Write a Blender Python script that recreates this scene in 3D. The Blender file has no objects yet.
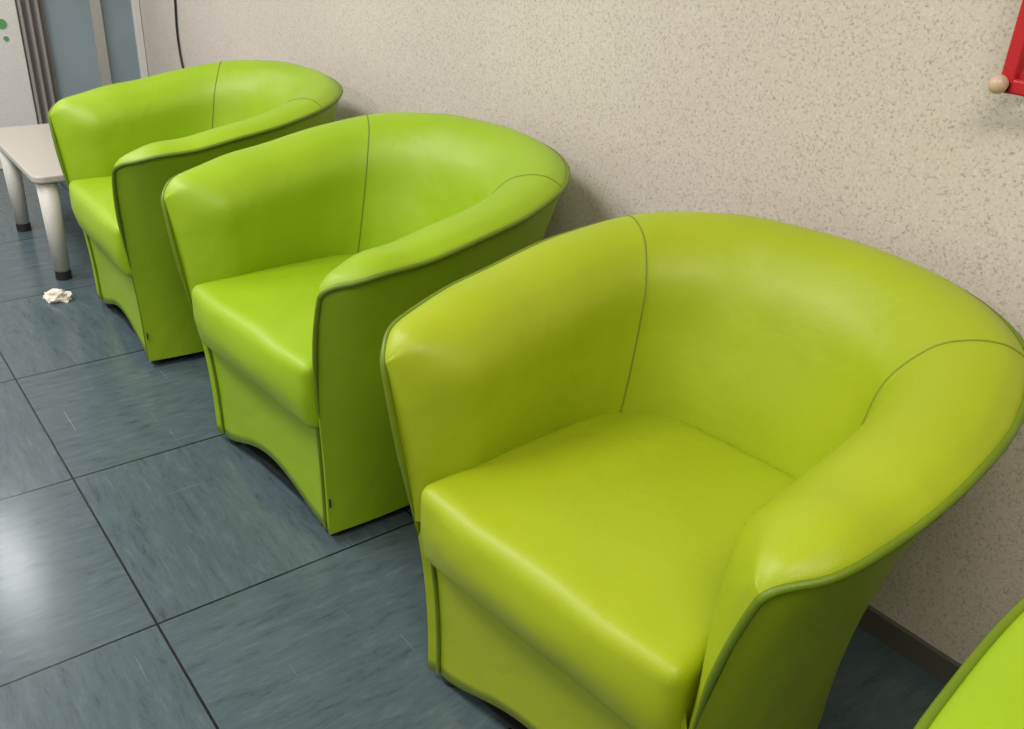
import bpy, bmesh, math, random
import numpy as np
from mathutils import Vector, Matrix, noise
random.seed(3)
scn=bpy.context.scene
try:
    scn.view_settings.view_transform='Standard'
except Exception: pass
COL=bpy.context.collection
WALL_Y=1.50; END_X=-5.0; CEIL=2.7; RX=3.2; FY=-3.6

# ---------------------------------------------------------------- camera
f,ph,ro,th,h=913,math.radians(27.14),math.radians(3.17),math.radians(38.93),1.304
F=Vector((-math.cos(th)*math.cos(ph),math.sin(th)*math.cos(ph),-math.sin(ph)))
R=Vector((math.sin(th),math.cos(th),0)); D=F.cross(R)
Xc=R*math.cos(ro)-D*math.sin(ro); Yc=-(R*math.sin(ro)+D*math.cos(ro)); Zc=-F
cam=bpy.data.objects.new('Camera',bpy.data.cameras.new('Camera'))
cam.matrix_world=Matrix(((Xc.x,Yc.x,Zc.x,0),(Xc.y,Yc.y,Zc.y,0),(Xc.z,Yc.z,Zc.z,h),(0,0,0,1)))
cam.data.sensor_width=36; cam.data.lens=f/1024*36; cam.data.clip_start=.02
COL.objects.link(cam); scn.camera=cam

# ---------------------------------------------------------------- material helpers
def newmat(name):
    m=bpy.data.materials.new(name); m.use_nodes=True
    nt=m.node_tree; b=nt.nodes['Principled BSDF']; return m,nt,b
def N(nt,t,**kw):
    n=nt.nodes.new(t)
    for k,v in kw.items(): setattr(n,k,v)
    return n
def ramp(nt,stops):
    r=N(nt,'ShaderNodeValToRGB'); e=r.color_ramp.elements
    e[0].position,e[0].color=stops[0][0],(*stops[0][1],1)
    e[1].position,e[1].color=stops[-1][0],(*stops[-1][1],1)
    for p,c in stops[1:-1]:
        x=e.new(p); x.color=(*c,1)
    return r
def simple(name,col,rough=.5,metal=0,bump=0,scale=200,var=.08):
    m,nt,b=newmat(name)
    tc=N(nt,'ShaderNodeTexCoord'); no=N(nt,'ShaderNodeTexNoise'); no.inputs['Scale'].default_value=scale
    nt.links.new(tc.outputs['Object'],no.inputs['Vector'])
    r=ramp(nt,[(.3,tuple(c*(1-var) for c in col)),(.7,tuple(min(1,c*(1+var)) for c in col))])
    nt.links.new(no.outputs['Fac'],r.inputs['Fac']); nt.links.new(r.outputs['Color'],b.inputs['Base Color'])
    b.inputs['Roughness'].default_value=rough; b.inputs['Metallic'].default_value=metal
    if bump:
        bp=N(nt,'ShaderNodeBump'); bp.inputs['Strength'].default_value=bump; bp.inputs['Distance'].default_value=.002
        nt.links.new(no.outputs['Fac'],bp.inputs['Height']); nt.links.new(bp.outputs['Normal'],b.inputs['Normal'])
    return m
def leather(name,c1,c2,rough=.4):
    m,nt,b=newmat(name)
    tc=N(nt,'ShaderNodeTexCoord')
    n1=N(nt,'ShaderNodeTexNoise'); n1.inputs['Scale'].default_value=5; n1.inputs['Detail'].default_value=3
    r=ramp(nt,[(.3,c1),(.7,c2)])
    v=N(nt,'ShaderNodeTexVoronoi'); v.inputs['Scale'].default_value=520
    n2=N(nt,'ShaderNodeTexNoise'); n2.inputs['Scale'].default_value=7; n2.inputs['Detail'].default_value=2.5; n2.inputs['Distortion'].default_value=.7
    for n in (n1,v,n2): nt.links.new(tc.outputs['Object'],n.inputs['Vector'])
    nt.links.new(n1.outputs['Fac'],r.inputs['Fac']); nt.links.new(r.outputs['Color'],b.inputs['Base Color'])
    b1=N(nt,'ShaderNodeBump'); b1.inputs['Strength'].default_value=.2; b1.inputs['Distance'].default_value=.0008
    b2=N(nt,'ShaderNodeBump'); b2.inputs['Strength'].default_value=.5; b2.inputs['Distance'].default_value=.009
    nt.links.new(v.outputs['Distance'],b1.inputs['Height']); nt.links.new(n2.outputs['Fac'],b2.inputs['Height'])
    nt.links.new(b2.outputs['Normal'],b1.inputs['Normal']); nt.links.new(b1.outputs['Normal'],b.inputs['Normal'])
    b.inputs['Roughness'].default_value=rough
    b.inputs['Specular IOR Level'].default_value=.40
    return m
M_green_cool_lit=leather('lime_leatherette_cool_lit',(.260,.410,.007),(.285,.440,.009),.44)  # one leatherette on all chairs; cooler light is tinted into this copy
M_green_warm_lit=leather('lime_leatherette_warm_lit',(.310,.400,.008),(.340,.430,.010),.44)  # same leatherette, with warmer light put into the colour
M_pipe_shaded=leather('lime_piping_shaded',(.115,.18,.005),(.14,.205,.006),.45)  # same green as the leather, darkened for the shadow line beneath the piping
M_thread=simple('seam_thread',(.17,.235,.01),.6)
M_black=simple('black_plastic',(.015,.015,.017),.5)

def wallmat(name,base,dark,light):
    m,nt,b=newmat(name)
    tc=N(nt,'ShaderNodeTexCoord')
    n1=N(nt,'ShaderNodeTexNoise'); n1.inputs['Scale'].default_value=215; n1.inputs['Detail'].default_value=4; n1.inputs['Roughness'].default_value=.7
    n3=N(nt,'ShaderNodeTexNoise'); n3.inputs['Scale'].default_value=1.2; n3.inputs['Detail'].default_value=3
    for n in (n1,n3): nt.links.new(tc.outputs['Object'],n.inputs['Vector'])
    r=ramp(nt,[(.35,dark),(.45,base),(.56,base),(.68,light)])
    nt.links.new(n1.outputs['Fac'],r.inputs['Fac'])
    mx=N(nt,'ShaderNodeMix',data_type='RGBA',blend_type='MULTIPLY'); mx.inputs['Factor'].default_value=1
    r3=ramp(nt,[(.3,(.92,.91,.90)),(.7,(1,1,1))]); nt.links.new(n3.outputs['Fac'],r3.inputs['Fac'])
    nt.links.new(r.outputs['Color'],mx.inputs['A']); nt.links.new(r3.outputs['Color'],mx.inputs['B'])
    nt.links.new(mx.outputs['Result'],b.inputs['Base Color'])
    bp=N(nt,'ShaderNodeBump'); bp.inputs['Strength'].default_value=.3; bp.inputs['Distance'].default_value=.0016
    nt.links.new(n1.outputs['Fac'],bp.inputs['Height']); nt.links.new(bp.outputs['Normal'],b.inputs['Normal'])
    b.inputs['Roughness'].default_value=.6
    return m
M_wall=wallmat('speckled_wallcovering',(.64,.585,.52),(.35,.32,.28),(.75,.70,.65))
M_ceil=simple('ceiling_paint',(.75,.74,.70),.9)
M_wall2=simple('plain_wall_paint',(.60,.58,.52),.8)

# floor
def floormat():
    m,nt,b=newmat('marbled_vinyl_tiles')
    L=nt.links.new
    tc=N(nt,'ShaderNodeTexCoord'); sep=N(nt,'ShaderNodeSeparateXYZ'); L(tc.outputs['Object'],sep.inputs[0])
    def math_(op,a,b_=None,clamp=False):
        n=N(nt,'ShaderNodeMath',operation=op,use_clamp=clamp)
        for i,v in enumerate((a,b_)):
            if v is None: continue
            if isinstance(v,(int,float)): n.inputs[i].default_value=v
            else: L(v,n.inputs[i])
        return n.outputs[0]
    def axis(o,off):
        s=math_('DIVIDE',math_('SUBTRACT',o,off),.6)
        fl=math_('FLOOR',s); fr=math_('SUBTRACT',s,fl)
        d=math_('MINIMUM',fr,math_('SUBTRACT',1.0,fr))
        return fl,d
    fx,dx=axis(sep.outputs[0],-3.265); fy,dy=axis(sep.outputs[1],.326)
    d=math_('MINIMUM',dx,dy)
    par=math_('MODULO',math_('ABSOLUTE',math_('ADD',fx,fy)),2.0)
    cell=N(nt,'ShaderNodeCombineXYZ'); L(fx,cell.inputs[0]); L(fy,cell.inputs[1])
    wn=N(nt,'ShaderNodeTexWhiteNoise'); L(cell.outputs[0],wn.inputs['Vector'])
    offs=N(nt,'ShaderNodeVectorMath',operation='SCALE'); L(wn.outputs['Color'],offs.inputs[0]); offs.inputs['Scale'].default_value=20
    add=N(nt,'ShaderNodeVectorMath',operation='ADD'); L(tc.outputs['Object'],add.inputs[0]); L(offs.outputs[0],add.inputs[1])
    def streak(rot,sc):
        mp=N(nt,'ShaderNodeMapping'); mp.inputs['Rotation'].default_value=(0,0,rot); mp.inputs['Scale'].default_value=sc
        L(add.outputs[0],mp.inputs[0])
        n=N(nt,'ShaderNodeTexNoise'); n.inputs['Scale'].default_value=1; n.inputs['Detail'].default_value=7; n.inputs['Roughness'].default_value=.78; n.inputs['Distortion'].default_value=.3
        L(mp.outputs[0],n.inputs['Vector']); return n.outputs['Fac']
    sa=streak(.15,(11,52,1)); sb=streak(-.1,(52,11,1))
    mx=N(nt,'ShaderNodeMix',data_type='FLOAT'); L(par,mx.inputs['Factor']); L(sa,mx.inputs['A']); L(sb,mx.inputs['B'])
    r=ramp(nt,[(.30,(.034,.050,.058)),(.43,(.064,.093,.108)),(.56,(.076,.108,.125)),(.72,(.108,.146,.164))])
    L(mx.outputs['Result'],r.inputs['Fac'])
    def scratch(rot,sc,th_):
        mp=N(nt,'ShaderNodeMapping'); mp.inputs['Rotation'].default_value=(0,0,rot); mp.inputs['Scale'].default_value=sc
        L(tc.outputs['Object'],mp.inputs[0])
        n=N(nt,'ShaderNodeTexNoise'); n.inputs['Scale'].default_value=1; n.inputs['Detail'].default_value=2
        L(mp.outputs[0],n.inputs['Vector']); return math_('GREATER_THAN',n.outputs['Fac'],th_)
    sc1=math_('MAXIMUM',scratch(.9,(2.5,160,1),.735),scratch(-.5,(160,2.2,1),.735))
    j=math_('LESS_THAN',d,.0042)
    ms=N(nt,'ShaderNodeMix',data_type='RGBA'); L(math_('MULTIPLY',sc1,.5),ms.inputs['Factor']); L(r.outputs['Color'],ms.inputs['A']); ms.inputs['B'].default_value=(.24,.28,.30,1)
    mc=N(nt,'ShaderNodeMix',data_type='RGBA'); L(j,mc.inputs['Factor']); L(ms.outputs['Result'],mc.inputs['A']); mc.inputs['B'].default_value=(.006,.008,.010,1)
    ns=N(nt,'ShaderNodeTexNoise'); ns.inputs['Scale'].default_value=2.2; ns.inputs['Detail'].default_value=5; L(tc.outputs['Object'],ns.inputs['Vector'])
    L(mc.outputs['Result'],b.inputs['Base Color'])
    rr=N(nt,'ShaderNodeMapRange'); rr.inputs['To Min'].default_value=.12; rr.inputs['To Max'].default_value=.26; L(ns.outputs['Fac'],rr.inputs['Value'])
    L(rr.outputs[0],b.inputs['Roughness'])
    bp=N(nt,'ShaderNodeBump'); bp.inputs['Strength'].default_value=.12; bp.inputs['Distance'].default_value=.002; 
    hgt=math_('SUBTRACT',mx.outputs['Result'],math_('MULTIPLY',j,1.5)); L(hgt,bp.inputs['Height']); L(bp.outputs['Normal'],b.inputs['Normal'])
    return m
M_floor=floormat()

# ---------------------------------------------------------------- mesh helpers
def mkobj(name,verts,faces,mat,parent=None,smooth=True):
    me=bpy.data.meshes.new(name); me.from_pydata([tuple(v) for v in verts],[],faces); me.update()
    bm=bmesh.new(); bm.from_mesh(me); bmesh.ops.recalc_face_normals(bm,faces=bm.faces); bm.to_mesh(me); bm.free()
    if smooth: me.polygons.foreach_set('use_smooth',[True]*len(me.polygons))
    me.materials.append(mat); o=bpy.data.objects.new(name,me); COL.objects.link(o)
    if parent: o.parent=parent
    return o
def box(name,x0,x1,y0,y1,z0,z1,mat,parent=None,bev=0):
    v=[(x,y,z) for x in (x0,x1) for y in (y0,y1) for z in (z0,z1)]
    fc=[(0,1,3,2),(4,6,7,5),(0,4,5,1),(2,3,7,6),(0,2,6,4),(1,5,7,3)]
    o=mkobj(name,v,fc,mat,parent,False)
    if bev:
        md=o.modifiers.new('b','BEVEL'); md.width=bev; md.segments=3; md.limit_method='NONE'
    return o
def tube(name,pts,rad,mat,parent=None,taper=0,res=3):
    cu=bpy.data.curves.new(name,'CURVE'); cu.dimensions='3D'; cu.bevel_depth=rad; cu.bevel_resolution=res; cu.use_fill_caps=True
    sp=cu.splines.new('POLY'); sp.points.add(len(pts)-1)
    for i,p in enumerate(pts):
        sp.points[i].co=(*p,1)
        if taper:
            e=min(i,len(pts)-1-i); sp.points[i].radius=min(1,.15+.85*e/taper)
    cu.materials.append(mat); o=bpy.data.objects.new(name,cu); COL.objects.link(o)
    if parent: o.parent=parent
    return o
def catmull(P,n):
    P=[np.array(p,float) for p in P]; P=[2*P[0]-P[1]]+P+[2*P[-1]-P[-2]]
    out=[]; m=len(P)-3
    for i in range(n):
        t=i/(n-1)*m; k=min(int(t),m-1); t-=k
        a,b,c,d=P[k:k+4]
        out.append(.5*((2*b)+(-a+c)*t+(2*a-5*b+4*c-d)*t*t+(-a+3*b-3*c+d)*t**3))
    return out
def mirror(P): 
    return P+[(-p[0],)+tuple(p[1:]) for p in P[-2::-1]]

# ---------------------------------------------------------------- armchair
NT=221; ZB=.025
Bc=catmull(mirror([(-.274,.0),(-.281,.06),(-.287,.14),(-.290,.26),(-.284,.39),(-.248,.51),(-.150,.60),(0,.63)]),NT)
Pc=catmull(mirror([(-.353,-.036,.655),(-.398,.024,.673),(-.422,.13,.689),(-.430,.27,.711),(-.418,.425,.738),(-.357,.578,.764),(-.208,.690,.777),(0,.725,.781)]),NT)
for j in range(NT):
    w=min(1,min(j,NT-1-j)/10)
    Pc[j][2]+=w*.003*math.sin(j*.23)*math.exp(-((min(j,NT-1-j)-30)/22)**2)
    Pc[j][0]+=w*.0025*math.sin(j*.19+1)*math.exp(-((min(j,NT-1-j)-28)/20)**2)
Ic=catmull(mirror([(-.254,-.015),(-.253,.05),(-.254,.14),(-.257,.27),(-.252,.385),(-.220,.485),(-.130,.565),(0,.588)]),NT)
Sc=catmull(mirror([(-.252,.0),(-.252,.05),(-.253,.12),(-.253,.22),(-.246,.325),(-.208,.410),(-.11,.455),(0,.468)]),NT)
def outer(j,z):
    b=Bc[j]; p=Pc[j]; k=max(0,(z-ZB)/(p[2]-ZB)); kk=k**2.6
    d=min(j,NT-1-j)/(NT-1)
    fw=max(0,1-d/.14)
    kk=kk+(k**2.0-kk)*(1-fw)
    x=b[0]+(p[0]-b[0])*kk; y=b[1]+(p[1]-b[1])*kk
    y-=.016*math.sin(math.pi*min(1,k)**2.2)*fw
    return np.array([x,y,z])
ARC=[0]
for i in range(1,NT): ARC.append(ARC[-1]+float(np.linalg.norm(Pc[i][:2]-Pc[i-1][:2])))
def nosed(j,L_):
    d=min(ARC[j],ARC[-1]-ARC[j]); q=min(1,d/L_); return math.sqrt(max(0,1-(1-q)**2))
NO,NI=26,48
cols_o=[];cols_i=[]
for j in range(NT):
    nf=nosed(j,.13); zp=Pc[j][2]-.018*(1-nosed(j,.045))
    co=[outer(j,ZB+(zp-ZB)*i/(NO-1)) for i in range(NO)]
    P=co[-1]
    Iraw=np.array([Ic[j][0],Ic[j][1],zp]); I=P+(Iraw-P)*nf
    zs=.36; Sraw=np.array([Sc[j][0],Sc[j][1],zs]); So=outer(j,zs); S=So+(Sraw-So)*nf
    up=lambda a:np.array([0,0,a*nf])
    ctl=[P,P+(I-P)*.07+up(.010),P+(I-P)*.24+up(.021),P+(I-P)*.50+up(.018),P+(I-P)*.78+up(-.004)]
    puff=(I-P); ln=np.linalg.norm(puff[:2])+1e-6; puff=np.array([puff[0]/ln,puff[1]/ln,0])*.012*nf
    for q,a in ((.16,.2),(.38,.8),(.62,1.),(.84,.5),(1,0)):
        ctl.append(I+(S-I)*q+puff*a)
    ci=catmull(ctl,NI)
    for i,p in enumerate(ci):
        a=nf*math.sin(math.pi*i/(NI-1))**.5 if 0<i<NI-1 else 0
        ci[i]=p+np.array(noise.noise_vector(Vector(p)*6.5))*.0038*a
    cols_o.append(co); cols_i.append(ci)
def build_shell():
    V=[];Fc=[]
    for j in range(NT): V+=cols_o[j]
    for j in range(NT-1):
        for i in range(NO-1):
            a=j*NO+i; Fc.append((a,a+NO,a+NO+1,a+1))
    off=len(V)
    for j in range(NT): V+=cols_i[j]
    for j in range(NT-1):
        for i in range(NI-1):
            a=off+j*NI+i; Fc.append((a,a+NI,a+NI+1,a+1))
    return V,Fc
SV,SF=build_shell()
def seat_mesh():
    n=(34,30,14); V=[];Fc=[];idx={}
    def vid(p):
        k=tuple(round(c,5) for c in p)
        if k not in idx: idx[k]=len(V); V.append(np.array(p,float))
        return idx[k]
    for ax in range(3):
        u,v=[(1,2),(2,0),(0,1)][ax]
        for s in (-1,1):
            for i in range(n[u]):
                for j in range(n[v]):
                    q=[]
                    for a,b_ in ((i,j),(i+1,j),(i+1,j+1),(i,j+1)):
                        p=[0,0,0]; p[ax]=s; p[u]=-1+2*a/n[u]; p[v]=-1+2*b_/n[v]; q.append(vid(p))
                    Fc.append(q if s>0 else q[::-1])
    out=[]
    hx,hy,hz=.267,.27,.080
    for p in V:
        p=np.array([math.copysign(abs(c)**.75,c) for c in p])
        q=p*np.array([hx,hy,hz]); r=.022
        inner=np.clip(q,-np.array([hx,hy,hz])+r,np.array([hx,hy,hz])-r)
        dd=q-inner; L=np.linalg.norm(dd)
        if L>1e-9: q=inner+dd/L*r
        x,y,z=q
        fy=(y+hy)/(2*hy)
        w=np.interp(fy,[0,.06,.25,.5,.75,.9,1],[1.0,1.0,.985,.98,.945,.86,.76])
        xx=x*w
        yy=-.034+fy*.524
        zz=.374+z
        if z>0: zz+=.018*(1-(x/hx)**2)*(1-(2*fy-1)**2)*(z/hz)
        ff=max(0,1-fy*5)
        yy+=-.016*ff*(1-(x/hx)**4)*(1-abs(z/hz)**2)+.010*ff*max(0,-z/hz)
        nv=noise.noise_vector(Vector((xx,yy,zz))*8)
        zz+=nv[2]*.0035*(1 if z>0 else 0); yy+=nv[1]*.0035*ff
        out.append((xx,yy,zz))
    return out,Fc
TV,TF=seat_mesh()
def apx(z,e=0):
    p=outer(0,z); return -p[0]-e, p[1]
def apron_mesh():
    V=[];Fc=[];nx,nz=60,14
    for side in (0,1):
        for i in range(nx+1):
            u=-1+2*i/nx
            a=0 if abs(u)>.84 else .062*(.5+.5*math.cos(math.pi*u/.84))**.7
            zb=ZB+a
            for k in range(nz+1):
                z=zb+(.41-zb)*k/nz
                hw,y=apx(z,.0)
                q=max(0,(z-.33)/.08); q=q*q*(3-2*q)
                hw=hw+(.250-hw)*q; y=y+.03*q
                V.append((u*hw,y+(0 if side==0 else .03)+.008*min(1,(1-abs(u))/.08),z))
    m=(nx+1)*(nz+1)
    for s in (0,1):
        for i in range(nx):
            for k in range(nz):
                a=s*m+i*(nz+1)+k; Fc.append((a,a+nz+1,a+nz+2,a+1))
    for i in range(nx):
        a=i*(nz+1); Fc.append((a,a+nz+1,a+nz+1+m,a+m))
        a+=nz; Fc.append((a,a+nz+1,a+nz+1+m,a+m))
    return V,Fc
AV,AF=apron_mesh()
def front_edge(j,ztop,zlow,n=16):
    return [outer(j,ztop+(zlow-ztop)*i/(n-1)) for i in range(n)]
zt=cols_o[0][-1][2]
def outn(j,p,e=.0015):
    return np.array([p[0]+(e if p[0]>0 else -e)*min(1,abs(p[0])/.1),p[1],p[2]])
pipe_pts=[outn(0,p) for p in front_edge(0,zt,.34)][::-1]+[outn(j,cols_o[j][-1]) for j in range(1,NT-1)]+[outn(NT-1,p) for p in front_edge(NT-1,zt,.34)]
JS=[int(.342*NT),NT-1-int(.342*NT)]
def armchair(x,y,rot,G,sz=1):
    e=bpy.data.objects.new('armchair',None); COL.objects.link(e); e.empty_display_size=.3
    e.location=(x,y,0); e.rotation_euler=(0,0,math.radians(rot)); e.scale=(1,1,sz)
    mkobj('tub_shell',SV,SF,G,e)
    mkobj('seat_cushion',TV,TF,G,e)
    mkobj('front_apron',AV,AF,G,e)
    tube('top_piping',pipe_pts,.0056,M_pipe_shaded,e,taper=7)
    for s in (-1,1):
        pts=[]
        for i in range(8):
            z=ZB+.004+(.31-ZB)*i/7; hw,y_=apx(z,.024)
            pts.append((s*hw,y_+.005,z))
        tube('front_piping',pts,.0040,M_pipe_shaded,e)
    for j in JS:
        tube('inner_seam',[p for p in cols_i[j][:42]],.0017,M_thread,e)
    hw,y_=apx(.12,0)
    box('label_tag',hw-.001,hw+.006,y_+.004,y_+.006,.10,.122,M_black,e)
    for (fx,fy_) in ((-.24,.035),(.24,.035),(-.2,.50),(.2,.50)):
        bm=bmesh.new(); bmesh.ops.create_cone(bm,cap_ends=True,segments=24,radius1=.02,radius2=.024,depth=.035)
        me=bpy.data.meshes.new('foot'); bm.to_mesh(me); bm.free(); me.materials.append(M_black)
        o=bpy.data.objects.new('foot',me); COL.objects.link(o); o.parent=e; o.location=(fx,fy_,.0175)
    V=[(b[0]*.97,b[1]*.97+.02,.034) for b in Bc]; mkobj('base_board',V,[tuple(range(NT))],M_black,e,False)
    return e
armchair(-2.805,.668,-1,M_green_cool_lit,.970)
armchair(-1.774,.700,4,M_green_cool_lit,.99)
armchair(-.774,.710,5,M_green_warm_lit)
armchair(.210,.555,0,M_green_cool_lit)

# ---------------------------------------------------------------- room
box('floor',END_X-.1,RX+.1,FY-.1,WALL_Y+.1,-.1,0,M_floor)
box('wall_back',END_X-.1,RX+.1,WALL_Y,WALL_Y+.1,0,CEIL,M_wall)
box('wall_left',END_X-.1,END_X,FY-.1,WALL_Y,0,CEIL,M_wall2)
box('wall_right',RX,RX+.1,FY-.1,WALL_Y,0,CEIL,M_wall2)
box('wall_front',END_X,RX,FY-.1,FY,0,CEIL,M_wall2)
box('ceiling',END_X-.1,RX+.1,FY-.1,WALL_Y+.1,CEIL,CEIL+.1,M_ceil)
M_base=simple('baseboard_vinyl',(.10,.095,.085),.5)
box('baseboard_back',END_X,RX,WALL_Y-.012,WALL_Y,0,.055,M_base)

M_blue=simple('blue_grey_panel',(.25,.32,.36),.5,scale=3)
M_metal=simple('brushed_metal',(.55,.54,.52),.35,.6)
M_white=simple('white_laminate',(.72,.70,.67),.4)
M_greenlogo=simple('green_sticker',(.10,.35,.12),.5)
X=END_X+.002
d=bpy.data.objects.new('door_1',None); COL.objects.link(d)
box('panel_a',X,X+.03,1.06,1.268,0,2.1,M_blue,d); box('panel_b',X,X+.03,1.310,1.468,0,2.1,M_blue,d)
box('frame_post',X,X+.06,1.265,1.315,0,2.1,M_metal,d,.004)
box('frame_edge',X,X+.06,1.466,1.498,0,2.12,M_white,d,.003)
c=bpy.data.objects.new('door_2',None); COL.objects.link(c)
box('leaf',X,X+.05,.06,.945,.0,2.1,M_white,c,.006)
bm=bmesh.new(); 
for (cy,cz,r) in ((.868,.665,.022),(.876,.600,.011)):
    bmesh.ops.create_cone(bm,cap_ends=True,segments=40,radius1=r,radius2=r,depth=.003,matrix=Matrix.Translation((X+.052,cy,cz))@Matrix.Rotation(math.pi/2,4,'Y'))
me=bpy.data.meshes.new('sticker'); bm.to_mesh(me); bm.free(); me.materials.append(M_greenlogo)
o=bpy.data.objects.new('sticker',me); COL.objects.link(o); o.parent=c
V=[];Fc=[];n=60
for i in range(n+1):
    y=.95+.108*i/n
    for z in (0.0,2.1): V.append((X+.05+.018*math.sin(i/n*math.pi*6),y,z))
for i in range(n): a=2*i; Fc.append((a,a+2,a+3,a+1))
mkobj('curtain',V,Fc,simple('grey_curtain',(.28,.26,.25),.8))

pts=catmull([(-4.38,WALL_Y-.006,1.5),(-4.39,WALL_Y-.006,1.1),(-4.40,WALL_Y-.006,.85),(-4.42,WALL_Y-.007,.68),(-4.405,WALL_Y-.008,.56),(-4.36,WALL_Y-.01,.46),(-4.28,WALL_Y-.02,.3),(-4.2,WALL_Y-.02,.1)],60)
tube('power_cable',pts,.005,M_black)

# ---------------------------------------------------------------- table
def rounded_slab(name,x0,x1,y0,y1,z0,z1,r,mat,parent,bev=.006):
    bm=bmesh.new(); vs=[]
    for cx,cy,a0 in ((x1-r,y1-r,0),(x0+r,y1-r,90),(x0+r,y0+r,180),(x1-r,y0+r,270)):
        for k in range(9):
            a=math.radians(a0+90*k/8); vs.append(bm.verts.new((cx+r*math.cos(a),cy+r*math.sin(a),z0)))
    fa=bm.faces.new(vs); ex=bmesh.ops.extrude_face_region(bm,geom=[fa])
    for g in ex['geom']:
        if isinstance(g,bmesh.types.BMVert): g.co.z=z1
    bmesh.ops.recalc_face_normals(bm,faces=bm.faces)
    me=bpy.data.meshes.new(name); bm.to_mesh(me); bm.free(); me.materials.append(mat)
    o=bpy.data.objects.new(name,me); COL.objects.link(o); o.parent=parent
    md=o.modifiers.new('b','BEVEL'); md.width=bev; md.segments=3; md.angle_limit=math.radians(40)
    return o
M_tab=simple('table_laminate',(.50,.46,.41),.35)
M_edge=simple('table_edge',(.62,.60,.56),.4)
t=bpy.data.objects.new('side_table',None); COL.objects.link(t)
rounded_slab('table_top',-4.12,-3.335,.590,1.18,.360,.385,.04,M_tab,t)
for lx,ly in ((-3.382,.637),(-3.985,.637),(-3.382,1.12),(-3.985,1.12)):
    bm=bmesh.new(); bmesh.ops.create_cone(bm,cap_ends=True,segments=32,radius1=.026,radius2=.034,depth=.36-.03)
    me=bpy.data.meshes.new('table_leg'); bm.to_mesh(me); bm.free(); me.materials.append(M_edge); me.polygons.foreach_set('use_smooth',[True]*len(me.polygons))
    o=bpy.data.objects.new('table_leg',me); COL.objects.link(o); o.parent=t; o.location=(lx,ly,.03+.165)
    bm=bmesh.new(); bmesh.ops.create_cone(bm,cap_ends=True,segments=32,radius1=.027,radius2=.027,depth=.032)
    me=bpy.data.meshes.new('leg_cap'); bm.to_mesh(me); bm.free(); me.materials.append(M_black)
    o=bpy.data.objects.new('leg_cap',me); COL.objects.link(o); o.parent=t; o.location=(lx,ly,.016)

# crumpled tissue
bm=bmesh.new(); bmesh.ops.create_icosphere(bm,subdivisions=4,radius=1)
for v in bm.verts:
    n_=noise.noise(v.co*1.6+Vector((3,1,7))); n2=noise.noise(v.co*4.5)
    s=1+.55*n_+.3*n2; v.co=Vector((v.co.x*.042*s,v.co.y*.028*s,max(-.012,v.co.z*.026*s)))
me=bpy.data.meshes.new('crumpled_tissue'); bm.to_mesh(me); bm.free(); me.materials.append(simple('tissue_paper',(.75,.70,.62),.9))
o=bpy.data.objects.new('crumpled_tissue',me); COL.objects.link(o); o.location=(-3.185,.571,.012); o.rotation_euler=(0,0,.9)

# red wall rack
M_red=simple('red_lacquer',(.50,.012,.02),.3)
M_wood=simple('beech_wood',(.58,.42,.32),.35,scale=12)
k=bpy.data.objects.new('wall_rack',None); COL.objects.link(k)
y0=WALL_Y-.07; x0=-.662; x1=.02
box('side_bar',x0,x0+.022,y0,y0+.02,1.08,1.75,M_red,k,.004)
box('side_bar_inner',x0,x0+.022,WALL_Y-.022,WALL_Y-.002,1.08,1.75,M_red,k,.004)
box('side_bar_b',x1-.025,x1,y0,y0+.02,1.08,1.75,M_red,k,.004)
for zz in (1.08,1.16): box('cross_bar',x0,x1,y0+.001,y0+.019,zz,zz+.022,M_red,k,.004)
box('cross_bar_wall',x0,x1,WALL_Y-.021,WALL_Y-.003,1.08,1.102,M_red,k,.004)
for xx in (x0,x1-.022): box('spacer_bar',xx,xx+.022,y0,WALL_Y-.002,1.08,1.10,M_red,k,.004)
bm=bmesh.new(); bmesh.ops.create_uvsphere(bm,u_segments=32,v_segments=20,radius=.014)
me=bpy.data.meshes.new('wooden_ball'); bm.to_mesh(me); bm.free(); me.materials.append(M_wood); me.polygons.foreach_set('use_smooth',[True]*len(me.polygons))
o=bpy.data.objects.new('wooden_ball',me); COL.objects.link(o); o.parent=k; o.location=(x0+.004,y0-.006,1.092)

# ---------------------------------------------------------------- lights
def area(name,loc,sx,sy,power,col,rot=(0,0,0)):
    l=bpy.data.lights.new(name,'AREA'); l.shape='RECTANGLE'; l.size=sx; l.size_y=sy; l.energy=power; l.color=col
    o=bpy.data.objects.new(name,l); COL.objects.link(o); o.location=loc; o.rotation_euler=rot; return o
area('front_fill_light',(.4,-.1,CEIL-.02),1.2,.6,44,(1,.90,.77))
area('front_fill_light',(-2.1,-.4,CEIL-.02),1.2,.6,48,(1,.95,.89))
area('front_fill_light',(-3.8,-.5,CEIL-.02),1.2,.6,46,(.97,.98,1))
area('front_fill_light',(-2.6,-2.3,CEIL-.02),1.2,.6,36,(.98,.98,1))  # unseen fill, added to brighten the chair fronts
area('front_fill_light',(-.3,-2.3,CEIL-.02),1.2,.6,32,(1,.95,.88))  # second added fill for the chair fronts, no known fixture
area('window_glow',(END_X+.02,.37,2.30),.16,.20,7,(1,1,1),(0,math.radians(-90),0))
w=bpy.data.worlds.new('World'); scn.world=w; w.use_nodes=True
w.node_tree.nodes['Background'].inputs[0].default_value=(1,.97,.92,1); w.node_tree.nodes['Background'].inputs[1].default_value=.3
